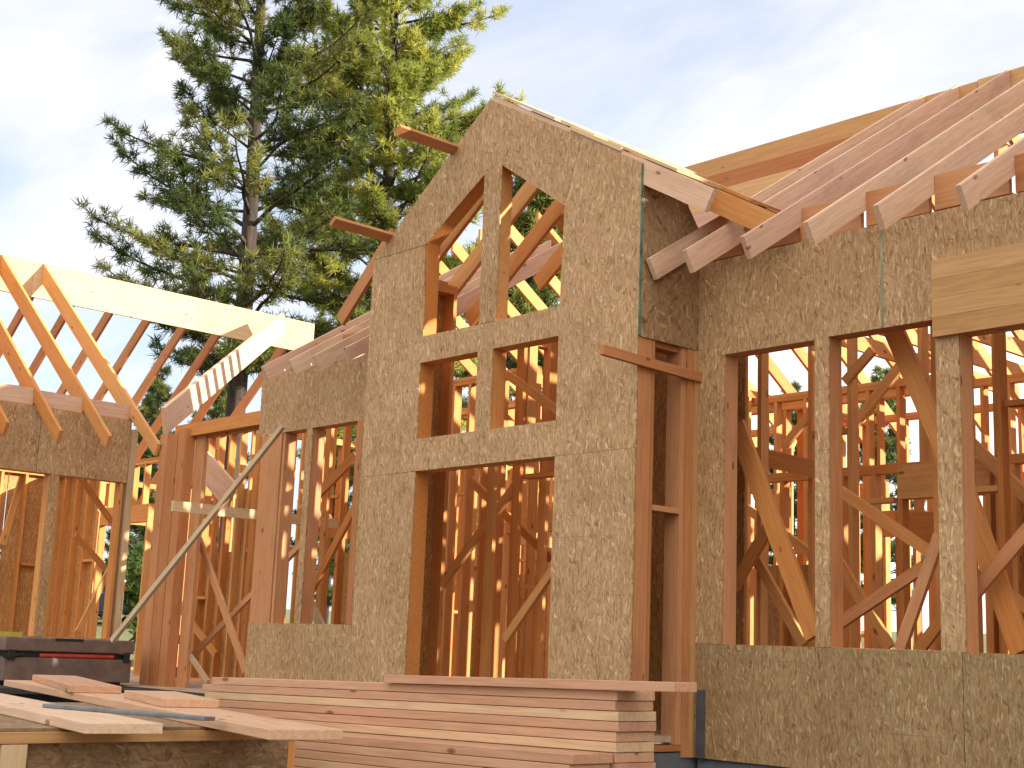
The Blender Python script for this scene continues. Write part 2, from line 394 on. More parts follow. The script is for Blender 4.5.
def world():
    w = bpy.data.worlds.new('World'); C.world = w; w.use_nodes = True; nt = w.node_tree
    bg = nt.nodes['Background']; bg.inputs['Strength'].default_value = .10
    sk = nd(nt, 'ShaderNodeTexSky', sky_type='NISHITA'); sk.sun_disc = False
    sk.sun_elevation = SUN_EL; sk.sun_rotation = SUN_AZ; sk.altitude = 900; sk.air_density = 1.0; sk.dust_density = 1.2; sk.ozone_density = 1.2
    tc = nd(nt, 'ShaderNodeTexCoord'); d = tc.outputs['Generated']
    sp = nd(nt, 'ShaderNodeSeparateXYZ'); lk(nt, d, sp.inputs[0])
    zz = math_(nt, 'ADD', math_(nt, 'MAXIMUM', sp.outputs[2], 0), .18)
    cb = nd(nt, 'ShaderNodeCombineXYZ'); lk(nt, math_(nt, 'DIVIDE', sp.outputs[0], zz), cb.inputs[0]); lk(nt, math_(nt, 'DIVIDE', sp.outputs[1], zz), cb.inputs[1])
    n1 = nd(nt, 'ShaderNodeTexNoise', inp={'Scale': 1.25, 'Detail': 7, 'Roughness': .55, 'Distortion': .5}); lk(nt, vscale(nt, cb.outputs[0], (1, 1.5, 1), CLOUD_OFF), n1.inputs['Vector'])
    n2 = nd(nt, 'ShaderNodeTexNoise', inp={'Scale': 3.2, 'Detail': 5, 'Roughness': .6, 'Distortion': .3}); lk(nt, vscale(nt, cb.outputs[0], (1, 1.3, 1), CLOUD_OFF), n2.inputs['Vector'])
    f = nd_smooth(nt, n1.outputs['Fac'], .36, .66)
    f2 = nd_smooth(nt, n2.outputs['Fac'], .54, .74)
    # unseen clouds behind the camera, brightened to fill the shaded front
    dt = nt.nodes.new('ShaderNodeVectorMath'); dt.operation = 'DOT_PRODUCT'; lk(nt, d, dt.inputs[0]); dt.inputs[1].default_value = (.55, -.83, 0)
    back = nd_smooth(nt, dt.outputs['Value'], -.1, .75)
    back = math_(nt, 'MULTIPLY', back, nd_smooth(nt, sp.outputs[2], .12, .5))
    ca = mix(nt, back, CLOUD_A, (15, 13.6, 11.8)); cb_ = mix(nt, back, CLOUD_B, (18, 16.4, 14.2))
    clear = mix(nt, 1.0, sk.outputs[0], SKY_MUL, 'MULTIPLY')
    thin = mix(nt, math_(nt, 'MULTIPLY_ADD', f, .42, .54), clear, ca)
    col = mix(nt, math_(nt, 'MULTIPLY', math_(nt, 'MULTIPLY', f2, f), .9), thin, cb_)
    # glare of the bright hazy sky low on the sunward side
    ds_ = nt.nodes.new('ShaderNodeVectorMath'); ds_.operation = 'DOT_PRODUCT'; lk(nt, d, ds_.inputs[0]); ds_.inputs[1].default_value = (math.sin(SUN_AZ), math.cos(SUN_AZ), 0)
    gl = math_(nt, 'MULTIPLY', nd_smooth(nt, ds_.outputs['Value'], -.30, .20), nd_smooth(nt, sp.outputs[2], .42, .16))
    col = mix(nt, gl, col, (6.5, 6.4, 6.2))
    lk(nt, col, bg.inputs['Color'])
CLOUD_OFF = (.0, .0, 0); CLOUD_A = (4.15, 4.15, 4.55); CLOUD_B = (5.0, 4.95, 5.0); SKY_MUL = (.70, .96, 1.05)
world()

# =================================================================== FOUNDATION, FLOOR
def structure(mb, name, mat, label, bevel=0):
    o = mb.build(name, mat, None, bevel); o['kind'] = 'structure'; o['label'] = label; return o
m = MB()
m.box(-21.7, -2.4, 11.0, 19.9, FZ - .06, FZ)
m.box(-13.5, -9.2, 10.05, 10.995, FZ - .06, FZ)
m.box(-21.75, -17.2, 10.62, 10.995, FZ - .06, FZ)
m.box(-30.3, -21.95, 7.0, 19.9, FZ - .06, FZ)
structure(m, 'floor', SUBF, 'pinkish plywood subfloor of the open framed house')
m = MB()
m.box(-21.9, -19.4, 6.0, 10.6, FZ - .10, FZ - .02)
m.box(-21.8, -17.3, 10.55, 10.61, FZ - .30, FZ - .004)
structure(m, 'porch_floor', RIM, 'dark treated porch deck edge beside the lumber stack')
m = MB()
m.box(-9.1, -2.4, 10.95, 11.25, GZ - .1, -.955)
m.box(-13.6, -9.15, 10.03, 10.3, GZ - .1, -.905); m.box(-9.45, -9.15, 10.31, 11.25, GZ - .1, -.905)
m.box(-17.3, -13.62, 11.24, 11.5, GZ - .1, -.905)
m.box(-22.3, -21.92, 6.9, 10.9, GZ - .1, -.86); m.box(-22.3, -21.92, 10.91, 20, GZ - .1, -.86)
m.box(-21.9, -17.32, 10.65, 10.95, GZ - .1, -1.06)
structure(m, 'foundation', CONC, 'grey concrete foundation wall under the framed house')

# =================================================================== GABLE WALL (front of the bay)
YG = 10.0
t = thing('gable_wall', 'tall strand board gable wall with five openings above the lumber stack', 'gable wall', (-11.4, YG, -.95))
GL, GR = -13.61, -9.134
holeT = rect(-12.57, -10.26, -.6, 2.006)
w2a, w2b = rect(-12.58, -11.555, 2.385, 3.29), rect(-11.30, -10.262, 2.385, 3.29)
w1a = [(-12.55, 3.61), (-11.56, 3.60), (-11.57, 5.385), (-12.60, 4.735)]
w1b = [(-11.272, 3.60), (-10.262, 3.62), (-10.235, 4.715), (-11.275, 5.43)]
sg = .005
sheet(t, [[(GL, -.95), (GR, -.95), (GR, 2.005), (-10.26, 2.005), (-10.26, -.6), (-12.57, -.6), (-12.57, 2.003), (GL, 2.005)]], 'x', YG, .55)
sheet(t, [[(GL, 2.008), (GR, 2.008), (GR, 4.945), (-10.0, 5.43), (-10.235, 4.715), (-10.262, 3.62), (-11.272, 3.60), (-12.55, 3.61), (-12.60, 4.735), (-13.62, 4.73)], w2a, w2b], 'x', YG, .8)
sheet(t, [[(-13.618, 4.737), (-12.602, 4.742), (-11.57, 5.385), (-11.56, 3.607), (-11.275, 3.607), (-11.275, 5.43), (-10.238, 4.722), (-10.006, 5.436), (-11.53, 6.285)]], 'x', YG, .35)
def gs(name, x0, x1, z0, z1, mat=FIR, y0=YG + .004, y1=YG + .2):
    return MB().box(x0, x1, y0, y1, z0, z1).build(name, mat, t)
def gtop(x): return (6.285 - .745 * (-11.53 - x) if x < -11.53 else 6.285 - .557 * (x + 11.53)) - .04
def gpost(x0, x1, z0):
    m = MB(); m.prism([(x0, z0), (x1, z0), (x1, gtop(x1)), (x0, gtop(x0))], (0, YG + .2, 0), (1, 0, 0), (0, 0, 1), .194); m.build('stud', FIR, t)
gpost(GL + .01, GL + .064, -.9); gpost(-13.1, -13.046, -.9); gpost(-12.66, -12.575, -.9)
gpost(-11.53, -11.32, 3.6); gpost(-10.255, -10.17, -.9); gpost(-9.7, -9.646, -.9); gpost(GR - .064, GR - .01, -.9)
gs('header', -12.57, -10.26, 2.01, 2.38); gs('header', -12.57, -10.26, 3.295, 3.6); gs('stud', -11.55, -11.305, 2.385, 3.293)
gs('plate', GL + .01, GR - .01, -.9 - TH, -.9)
m = MB(); m.bar((-12.62, YG + .1, 4.80), (-11.54, YG + .1, 5.49), .19, .09); m.build('header', FIR, t)
m = MB(); m.bar((-11.31, YG + .1, 5.49), (-10.2, YG + .1, 4.77), .19, .09); m.build('header', FIR, t)
# green spray paint on the corner edge of the sheathing
MB().box(GR, GR + .014, YG - .016, YG + .012, 3.14, 4.93).build('edge_paint', GREEN, t)

# left return of the bay (seen only from inside)
t = thing('return_wall', 'dim strand board side wall inside the bay, left of the tall opening', 'side wall', (GL, 10.6, -.95))
sheet(t, [rect(10.0, 11.19, -.95, 4.7)], 'y', GL + .0, .2, OSBR)
frame_wall(t, 1, GL + .02, GL + .21, 10.22, 11.19, -.95, 4.6, .5)

# =================================================================== RIGHT RETURN OF THE BAY
XS = GR
t = thing('bay_side_wall', 'half sheathed side wall of the bay with bare posts and dark stud space', 'side wall', (XS, 10.45, -.95))
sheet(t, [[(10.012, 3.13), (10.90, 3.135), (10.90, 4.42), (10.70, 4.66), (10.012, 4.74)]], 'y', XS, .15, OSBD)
def ss(name, y0, y1, z0, z1, mat=PINK, x0=XS - .2, x1=XS - .003): return MB().box(x0, x1, y0, y1, z0, z1).build(name, mat, t)
ss('post', 10.205, 10.25, -.83, 4.5); ss('post', 10.008, 10.20, -.83, 4.6, x0=XS - .064)
ss('post', 10.665, 10.74, -.83, 4.5, x1=XS - .012)
ss('post', 10.745, 10.83, -.95, 3.125, PINK, x1=XS + .012); ss('post', 10.835, 10.90, -.95, 3.125, LVL, x1=XS + .03)
ss('block', 10.255, 10.66, 1.42, 1.475); ss('plate', 10.008, 10.74, -.89, -.835); ss('header', 10.255, 10.66, 3.08, 3.4, x1=XS - .05)
MB().plate([rect(10.3, 12.0, -.88, 3.7)], (XS - 1.0, 0, 0), (0, 1, 0), (0, 0, 1), .016, .0).build('backing_sheet', OSBR, t)
MB().plate([rect(XS - 1.0, XS - .22, -.88, 3.7)], (0, 12.0, 0), (1, 0, 0), (0, 0, 1), .016, .0).build('backing_sheet', OSBR, t)  # rear sheet added to shut light out of the stud space
m = MB(); m.bar((XS + .04, 9.43, 2.885), (XS + .04, 10.93, 2.845), TH, .10); o = m.build('nailed_board', PINK, None, .003)
tag(o, 'short reddish board nailed across the bare posts and poking past the bay corner', 'board')

# =================================================================== RIGHT WINDOW WALL
YR = 10.917
t = thing('window_wall', 'long strand board wall with three tall window openings under sloping rafters', 'house wall', (-6, YR, -.95))
o1, o2, o3 = (-8.775, -7.68, .15, 3.05), (-7.52, -6.395, .15, 3.06), (-6.165, -5.02, .14, 2.9)
xs_ = -6.938
sheet(t, [[(-9.12, .15), (-8.775, .15), (-8.775, 3.05), (-7.68, 3.05), (-7.68, .15), (-7.52, .15), (-7.52, 3.06), (xs_ - sg, 3.06), (xs_ - sg, 4.06), (-9.12, 4.06)]], 'x', YR, .55)
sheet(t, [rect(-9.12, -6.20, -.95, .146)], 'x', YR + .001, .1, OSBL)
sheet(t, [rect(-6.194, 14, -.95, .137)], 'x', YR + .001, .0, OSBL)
sheet(t, [[(-6.395, .141), (-6.165, .141), (-6.165, 2.9), (-5.02, 2.9), (-5.02, .141), (14, .141), (14, 4.06), (xs_ + sg, 4.06), (xs_ + sg, 3.06), (-6.395, 3.06)]], 'x', YR + .002, .75)  # unseen stretch on the right added to block the low sun
MB().box(xs_ - .004, xs_ + .022, YR - .018, YR - .0142, 3.07, 4.05).build('edge_paint', plain('faint_green_mark', (.25, .26, .14), .8, 0, .5, 4), t)
frame_wall(t, 0, YR + .004, YR + .2, -9.1, -2.52, FZ, 4.06, .58, (o1, o2, o3), PINK, posts=((-7.6, .05), (-6.28, .1)))
m = MB()
for k, (z0, z1) in enumerate(((2.885, 3.06), (3.062, 3.235), (3.237, 3.41), (3.412, 3.592))):
    m.box(-6.385, -3.6, YR - .075, YR - .02, z0, z1, [.1, .5, .3, .8][k])
m.build('glulam_header', LVL, t)
m = MB(); m.box(-9.06, -8.97, YR - .05, YR - .018, -.95, -.30); m.build('flashing_strip', FLASH, t)

# =================================================================== ENTRY WALL (left of the bay)
YE = 11.2
t = thing('entry_wall', 'lower strand board wall with a narrow mullioned window between bay and porch', 'house wall', (-15.5, YE, -.95))
hl, hr, hm0, hm1 = -17.22, -15.26, -16.46, -16.20
def ex(px, py): return at(px, py, 1, YE).x
hl, hm0, hm1, hr = ex(281, 500), ex(303, 500), ex(309, 500), ex(354, 500)
el = ex(247, 650)
zs_, zh_ = .27, 3.04
sheet(t, [[(el, -.95), (-13.62, -.95), (-13.62, 4.05), (ex(262, 400), 4.05), (ex(262, 400), zh_), (hr, zh_), (hr, zs_), (el, zs_)]], 'x', YE, .3)
sheet(t, [[(hm0, zs_ + .003), (hm1, zs_ + .003), (hm1, zh_ - .003), (hm0, zh_ - .003)]], 'x', YE, .6)
frame_wall(t, 0, YE + .004, YE + .2, el + .1, -13.65, FZ, 4.05, .58, ((hl, hm0 - .0, zs_, zh_), (hm1, hr, zs_, zh_)), PINK)
m = MB(); m.box(el + .02, hl - .07, YE - .012, YE + .19, FZ, zh_ - .01); m.build('post', PINK, t)
m = MB(); m.box(hr + .003, hr + .12, YE - .02, YE - .001, zs_, zh_); m.build('trim_stud', PINK, t)

# =================================================================== WING
XW = -21.9
t = thing('wing_wall', 'eave wall of the left wing with strand board band over open framing', 'house wall', (XW, 9, -.85))
mz = 9.76
mullL, mullR = at(46, 520, 0, XW).y, at(54, 520, 0, XW).y
cor = at(131, 430, 0, XW).y
osb0, osb1 = 2.575, 3.64
sheet(t, [rect(6.5, mullR - .4, osb0, osb1)], 'y', XW, .5)
sheet(t, [rect(mullR - .393, cor, osb0, osb1)], 'y', XW, .35)
sheet(t, [rect(mullL, mullR, -.05, osb0 - .003)], 'y', XW, .2)
sheet(t, [rect(6.5, cor, -.85, -.055)], 'y', XW, .4)
frame_wall(t, 1, XW - .2, XW - .004, 6.5, 11.1, FZ, 3.66, .58, ((6.6, mullL - .02, -.05, 2.57), (mullR + .02, cor - .1, -.05, 2.57)), FIR)
m = MB(); m.box(XW - .19, XW + .0, cor + .02, cor + .14, FZ, 3.5); m.build('stud', PALE, t)
# corner posts of the porch
t = thing('corner_post', 'built up corner post standing on the porch between wing and entry', 'post', (-21.3, 11.1, FZ))
for (px0, px1, mt, dy) in ((139, 146.5, PINK, .0), (147, 157, PINK, .015), (157.5, 165, PINK, .0)):
    x0, x1 = at(px0, 684, 1, 11.15 + dy).x, at(px1, 684, 1, 11.15 + dy).x
    MB().box(x0, x1 - .004, 11.15 + dy, 11.33 + dy, FZ, 3.35 + J(.05)).build('ply', mt, t)
MB().box(x1, x1 + .30, 11.34, 11.40, FZ, 3.42).build('ply', PINK, t)

def rafter(root, tail_top, ridge_top, h, mat=RAFT, w=TH, name='rafter'):
    a, b = Vector(tail_top), Vector(ridge_top); ex_ = (b - a).normalized(); side = Vector((0, 0, 1)).cross(ex_).normalized(); n = ex_.cross(side)
    off = n * (-h / 2)
    tn = abs(ex_.z) / math.hypot(ex_.x, ex_.y); q = h / 2 * tn
    L = (b - a).length - q
    m = MB(); m.frame(a + off, ex_, side, n, L, w, h, None, (0, q)); return m.build(name, mat, root)

# wing roof
t = thing('wing_roof_frame', 'open roof frame of the left wing with a sunlit ridge board', 'roof frame', (-26.1, 11, 3.66))
XRW, ZRW = -26.16, 7.215
m = MB()
for k in range(3):
    y0, y1 = (6.0, 10.9, 14.6, 17.6)[k:k + 2]
    m.box(XRW - .03, XRW + .03, y0, y1 - .004, ZRW - .71, ZRW - .0, [.5, .8, .3][k])
m.build('ridge_board', PALE, t)
sl = (ZRW - .02 - 3.975) / (XRW + .03 - XW)      # z per x  (negative)
tailx = XW + 1.10
Ys = [6.8, 7.66, 8.52, 9.38, 10.24, 11.10]
def wing_rafter(y, mat):
    x0 = tailx + J(.03); zx = lambda x: ZRW - .01 + sl * (x - XRW - .045)
    k = math.sqrt(1 + sl * sl); d1, d2 = .31 * k, .215 * k; c = .10; xw = XW + .03
    poly = [(x0, zx(x0)), (x0 - c, zx(x0 - c) - d2), (xw, zx(xw) - d2), (xw - .06, zx(xw - .06) - d1), (XRW + .035, zx(XRW + .035) - d1), (XRW + .035, zx(XRW + .035))]
    m = MB(); m.prism(poly, (0, y + TH / 2, 0), (1, 0, 0), (0, 0, 1), TH)
    th_ = math.atan(sl); m.g = [Vector((g.x * math.cos(th_) + g.y * math.sin(th_), -g.x * math.sin(th_) + g.y * math.cos(th_), g.z)) for g in [v - m.g[0] for v in m.g]]
    off = Vector((random.uniform(0, 50), random.uniform(0, 50), 0)); m.g = [g + off for g in m.g]
    m.build('rafter', mat, t)
for y in Ys: wing_rafter(y, FIR)
for y in [6.8 + .86 * k for k in range(13)]:
    xb = 2 * XRW - tailx
    rafter(t, (xb, y + .03, 3.975 + sl * 1.10), (XRW - .035, y + .03, ZRW + J(.02)), .26, PINK)
for a, b in zip(Ys[:-1], Ys[1:]):
    MB().box(XW - .05, XW - .0, a + TH / 2 + .003, b - TH / 2 - .003, 3.66, 3.93 + J(.02)).build('blocking', RAFT, t)
# valley rafter from the inner corner to the ridge
A, B = at(164, 421, 0, -20.9), Vector((XRW + .3, 16.45, 7.0))
B = at(283, 323, 0, -25.6)
t = thing('valley_rafter', 'wide sloping valley plank rising from the corner post towards the sunlit ridge', 'rafter', (A.x, A.y, A.z))
m = MB(); m.bar(A, B, TH * 1.4, .46); m.build('plank', RAFT, t)
# porch beam and header framing
t = thing('porch_beam', 'orange beam spanning from corner post to entry wall under the valley plank', 'beam', (-19.5, 11.2, 3.3))
p, q = at(178, 436, 1, 11.3), at(268, 411, 1, 11.3)
MB().box(p.x, q.x, 11.24, 11.36, 3.24, 3.45).build('board', FIR, t)
MB().box(p.x, q.x, 11.375, 11.42, 3.2, 3.46).build('board', PINK, t)
# interior beam at door height behind the porch
p, q = at(172, 508, 0, -19), at(263, 516, 0, -19)
m = MB(); m.bar((-19, p.y, 1.97), (-19, 13.5, 1.97), TH, .16); o = m.build('cross_beam', PALE, None)
tag(o, 'level pale board at head height crossing the porch behind the corner post', 'board')

# =================================================================== ROOFS OF THE MAIN HOUSE
YRI, ZRI, SLP = 15.3, 7.27, .636
t = thing('main_roof_frame', 'row of pinkish rafters rising from the right wall to the ridge', 'roof frame', (-6, 13, 4.06))
RX = [-9.06, -8.58, -7.882, -7.145, -6.423, -5.642, -4.9, -4.16, -3.42, -2.7, -1.96, -1.22, -.48, .26, 1.0]
EY = 10.03
for k, x in enumerate(RX):
    yt = EY + J(.03); zt = ZRI - SLP * (YRI - yt)
    rafter(t, (x, yt, zt), (x, YRI - .03, ZRI + .03), .225 if k != 1 else .235, RAFT)
for a, b in zip(RX[1:-1], RX[2:]):
    MB().box(a + TH / 2 + .003, b - TH / 2 - .003, YR + .02, YR + .075, 4.085 + J(.012), 4.42).build('blocking', PINK, t)
MB().box(RX[0] + .03, RX[1] - .03, YR + .02, YR + .075, 4.085, 4.4).build('blocking', PINK, t)
m = MB()
xx = [-13.6, -8.3, 1.4]
for k in range(2): m.box(xx[k], xx[k + 1] - .005, YRI - .028 + .006 * (k % 2), YRI + .028, ZRI - .30, ZRI + .02 * (k % 2), [.3, .8, .6, .2][k])
m.build('ridge_board', LVL, t)
for k, (dy, zt, tnt) in enumerate(((.16, ZRI - .34, .0), (.34, ZRI - .66, 1.0), (.5, ZRI - .97, .1))):
    m = MB(); m.box(-13.3 + .25 * k, -9.15, YRI - dy - .03, YRI - dy + .03, zt - .30, zt + J(.02), tnt); m.build('nailer_board', (PINK, LVL, RAFT)[k], t)
for k, (dy, tnt) in enumerate(((.0, .7), (.40, .7), (.8, .3))):
    zt = ZRI - SLP * dy - .305
    m = MB(); m.box(-9.1, 1.4, YRI - dy - .03, YRI - dy + .03, zt - .34, zt, tnt); m.build('purlin', LVL, t)
bx_ = [-20.8 + .74 * k for k in range(25)]
for x in bx_:
    rafter(t, (x, 20.55, ZRI - SLP * 5.25), (x, YRI + .035, ZRI), .215, FIR)
for x in RX[2:]:
    MB().bar((x + .06, 13.4, 5.85 - .3), (x + .06, 17.2, 5.85 - .3), TH, .2).build('collar_tie', FIR, t)
# sheets added on the far slope to keep the sun off the front
for k, (x0, x1) in enumerate(((-16.2, -12.0), (-3.7, .5), (.52, 5), (5.02, 14))):
    for j in range(2 if x1 < -10 else 3):
        a0, a1 = .02 + j * 1.76, .02 + (j + 1) * 1.76 - .006
        e = Vector((0, 1, -SLP)).normalized(); o_ = Vector((x0, YRI, ZRI + .02)) + e * a0
        m = MB(); m.prism([(0, 0), (x1 - x0, 0), (x1 - x0, a1 - a0), (0, a1 - a0)], o_, (1, 0, 0), e, .016, random.random())
        m.build('sun_block_sheet', OSBR, t)

t = thing('entry_roof_frame', 'overlapping rafter tails above the entry wall, left of the bay', 'roof frame', (-15.5, 12, 4.05))
for k in range(5):
    x = -16.62 + .66 * k; yt = 10.33 + J(.03)
    rafter(t, (x, yt, 3.80 + (yt - 10.33) * SLP), (x, 14.0, 3.80 + SLP * 3.67), .225, RAFT)
    if k < 4: MB().box(x + .04, x + .62, YE + .02, YE + .075, 4.08, 4.33).build('blocking', PINK, t)

# gable roof over the bay
t = thing('gable_roof_frame', 'steep gable roof frame over the bay with lit rafter edges', 'roof frame', (-11.5, 11.5, 4.9))
AP = (-11.53, 6.36)
def gz(x): return AP[1] - (.745 if x < AP[0] else .572) * abs(x - AP[0]) - (.075 if x < AP[0] - .05 else 0)
for k, y in enumerate((10.03, 10.09, 10.65, 11.25, 11.85, 12.45, 13.05, 13.6)):
    xr = (-8.2, -8.25, -7.9, -7.95, -8.6, -9.4, -10.2, -10.9)[k]
    xl = (-13.62, -13.62, -14.25, -14.25, -14.0, -13.3, -12.7, -12.2)[k]
    rafter(t, (xr, y, gz(xr)), (AP[0] + .02, y, AP[1] - .02), .235, RAFT if k < 2 else FIR)
    rafter(t, (xl, y, gz(xl)), (AP[0] - .02, y, AP[1] - .095), .235, FIR)
pL = at(338, 316, 1, 10.4); pU = at(386, 238, 1, 10.4); pU = pL + (pU - pL) * 1.12
rafter(t, pL, pU, .2, PINK)
MB().box(AP[0] - .018, AP[0] + .018, 10.13, 13.7, AP[1] - .36, AP[1] - .03).build('ridge_board', PALE, t)
# fascia length and loose boards lying on the right slope
def onslope(x0, x1, y0, y1, lift, th, tint, mat=PALE, name='roof_board'):
    e = Vector((1, 0, -.572)).normalized(); n = Vector((.572, 0, 1)).normalized()
    L = (x1 - x0) / e.x; p0 = Vector((x0, (y0 + y1) / 2, gz(x0))) + n * (lift + th / 2)
    MB().frame(p0, e, Vector((0, 1, 0)), n, L, y1 - y0, th, tint).build(name, mat, t)
onslope(-11.50, -10.45, 9.985, 12.6, .01, .03, .8)
onslope(-10.42, -9.9, 10.05, 11.2, .01, .03, .5)
onslope(-10.18, -9.42, 9.975, 10.1, -.02, .04, .9)
onslope(-9.66, -8.7, 10.02, 11.0, .01, .03, .6)
onslope(-9.2, -8.35, 10.75, 11.3, .01, .03, .4, FIR)
for nm, (x, zz_) in (('upper', (-12.13, 5.82)), ('lower', (-13.31, 4.97))):
    m = MB(); m.bar((x, 9.12, zz_), (x, 10.62, zz_), D4, TH, up=Vector((.745, 0, 1)) if False else (-.6, 0, .8)); o = m.build('lookout_board', PINK, None)
    tag(o, 'upper short outrigger board jutting from the gable slope against the pines' if nm == 'upper' else 'lower short outrigger board jutting from the gable slope near its eave', 'board')

# =================================================================== INTERIOR WALLS
def part_wall(label, axis, c, a0, a1, z1=4.0, openings=(), skip=(), mat=FIR, spacing=.58, sheath=None, back=None, z0=FZ):
    base = ((a0 + a1) / 2, c, z0) if axis == 0 else (c, (a0 + a1) / 2, z0)
    t = thing('stud_wall', label, 'stud wall', base, 'open stud walls inside the house')
    frame_wall(t, axis, c, c + .135, a0, a1, z0, z1, spacing, openings, mat, skip=skip)
    n = max(1, int(round((a1 - a0) / spacing)))
    for i in range(n):      # fire blocking staggered between the studs
        p, q = a0 + (a1 - a0) * i / n + .05, a0 + (a1 - a0) * (i + 1) / n - .05
        if random.random() > .5 or any(u < q and p < v for u, v, *_ in openings): continue
        z = z0 + (z1 - z0) * random.choice((.33, .5, .52, .68)) + J(.06); m = MB()
        if axis == 0: m.box(p, q, c + .004, c + .128, z, z + TH)
        else: m.box(c + .004, c + .128, p, q, z, z + TH)
        m.build('block', mat, t)
    if sheath:
        for (u0, u1, w0, w1) in sheath:
            if axis == 0: sheet(t, [rect(u0, u1, w0, w1)], 'x', c + .135 + .018, random.random(), OSBR)
            else: sheet(t, [rect(u0, u1, w0, w1)], 'y', c - .018, random.random(), OSBR)
    return t
part_wall('close stud screen just behind the far right window', 0, 12.1, -7.15, -3.2, 4.0, spacing=.36)
part_wall('inner stud wall with door headers behind the right two windows', 0, 13.0, -9.25, -3.0, 4.0, ((-8.05, -7.1, FZ, 1.75), (-5.4, -4.4, FZ, 1.75)))
t = part_wall('low plate and cripple wall crossing behind the right windows', 0, 14.3, -11.0, -4.0, 2.35, ((-8.9, -8.0, FZ, 1.4),), spacing=.45, sheath=((-10.9, -9.9, -.7, 1.2), (-7.8, -6.3, -.7, 1.9), (-6.1, -4.1, -.7, 1.5)))
part_wall('tall partition of close studs deep behind the middle window', 0, 17.2, -13.5, -8.6, 3.9, ((-11.2, -10.5, FZ, 1.8),), spacing=.42)
part_wall('rear stud wall of the house open to the sky and trees', 0, 19.75, -26.0, -2.4, 4.06, ((-14.2, -12.6, .5, 2.6), (-18.5, -17.0, FZ, 2.3), (-10.4, -8.7, .5, 2.6)), sheath=((-24.5, -19.0, -.9, 3.9), (-4.5, 14, -.9, 4.0)))  # right-hand sheet runs on out of view, added as a sun blocker
part_wall('sheathed stud wall just behind the porch opening', 0, 13.45, -23.3, -20.95, 3.9, spacing=.40, sheath=((-23.25, -22.3, -.7, 1.6), (-22.29, -20.97, -.7, 2.75)))
part_wall('inner stud wall seen deep through the entry window', 0, 13.5, -20.6, -17.75, 3.9, spacing=.42, sheath=((-19.2, -17.8, -.7, 1.5),))
part_wall('close set stud wall right behind the entry window', 0, 12.9, -17.5, -13.7, 3.9, ((-16.6, -15.9, FZ, 1.9),), spacing=.36)
part_wall('far stud wall with strand board behind the entry window', 0, 17.4, -23.0, -17.0, 3.7, spacing=.45, sheath=((-20.5, -17.0, -.7, 1.4),))
part_wall('narrow stud wall behind the left edge of the first right window', 0, 12.2, -9.95, -9.3, 4.0, spacing=.3)
part_wall('deep partition of close studs behind the tall opening', 1, -12.9, 11.4, 19.7, 4.0, ((15.2, 16.2, FZ, 1.75),), spacing=.45)
part_wall('partition behind the entry window with a door gap', 0, 14.6, -19.2, -13.0, 3.9, ((-16.0, -15.0, FZ, 1.8),))
part_wall('side partition behind the entry running to the rear', 1, -17.6, 12.2, 19.6, 3.9, ((16.0, 17.2, FZ, 1.8),))
part_wall('loft stud wall behind the gable windows of the bay', 0, 11.9, -12.8, -9.6, 4.2, spacing=.42, z0=2.15)
part_wall('cross partition in the middle of the house behind the tall opening', 0, 16.6, -16.5, -9.8, 3.9, ((-13.9, -12.9, FZ, 1.8),), spacing=.5)
part_wall('far left partition beside the porch opening', 1, -20.9, 13.0, 19.6, 3.7, ((14.2, 15.4, FZ, 1.9),))
part_wall('strand board backed rear wall of the left wing', 1, -30.4, 6.5, 19.5, 3.6, ((14.75, 16.6, -.6, 2.6),), sheath=((6.5, 9.1, -.9, 3.5), (9.12, 12.6, -.9, 3.5), (12.62, 14.65, -.9, 3.5)))
part_wall('cross wall of close studs inside the left wing', 0, 13.6, -30.2, -23.4, 3.6, ((-27.75, -25.75, FZ, 2.3),), sheath=((-30.2, -28.1, -.7, 3.5),))
# ceiling joists over the right room
t = thing('joist_set', 'ceiling joists above the right room seen through the window heads', 'joists', (-7, 12, 3.6))
for k in range(9):
    x = -10.2 + .74 * k
    MB().box(x, x + TH, 13.16, 19.7, 4.07, 4.28).build('joist', FIR, t)

# =================================================================== BRACES
def brace(label, p, q, w=D4, th=TH, mat=FIR, side=(0, 1, 0)):
    m = MB(); m.bar(p, q, th, w, up=Vector(q).__sub__(Vector(p)).cross(Vector(side)))
    o = m.build('brace', mat, None); tag(o, label, 'brace'); return o
def bpx(label, a, b, Y1, Y2=None, w=D4, mat=FIR, th=TH):
    p = at(*a, 1, Y1); q = at(*b, 1, Y2 or Y1); return brace(label, p, q, w, th, mat)
bpx('wide dark diagonal brace crossing the left window of the right wall', (737, 425), (815, 637), 11.5, 11.3, D6)
bpx('short brace angled up behind the wide dark brace, low left', (733, 588), (772, 522), 11.75)
bpx('thin brace descending to the sill at the first mullion', (757, 560), (804, 645), 12.1, 12.1, .11)
bpx('thick diagonal brace high in the middle window', (893, 328), (948, 455), 11.5, 11.45, D6)
bpx('thin diagonal brace sloping down right in the middle window', (836, 488), (930, 552), 12.3, 12.0, .11)
bpx('diagonal brace rising rightwards low in the middle window', (836, 626), (925, 566), 11.45, 11.6, .11, PINK)
bpx('steep brace leaning beside the second mullion', (900, 650), (940, 535), 11.4, 11.4, .11, PINK)
bpx('short brace at the sill left of the second mullion', (918, 652), (948, 612), 11.9, 11.9, .11)
bpx('wide dark brace falling to the sill in the right window', (960, 478), (1022, 652), 11.6, 11.4, D6)
bpx('pale brace rising to the frame edge in the right window', (950, 622), (1040, 516), 11.3, 11.3, .12, PINK)
bpx('slim brace crossing behind the right window', (985, 575), (1040, 618), 12.2, 12.2, .1)
bpx('small knee brace under the header of the middle window', (845, 382), (873, 350), 12.6, 12.6, .1)
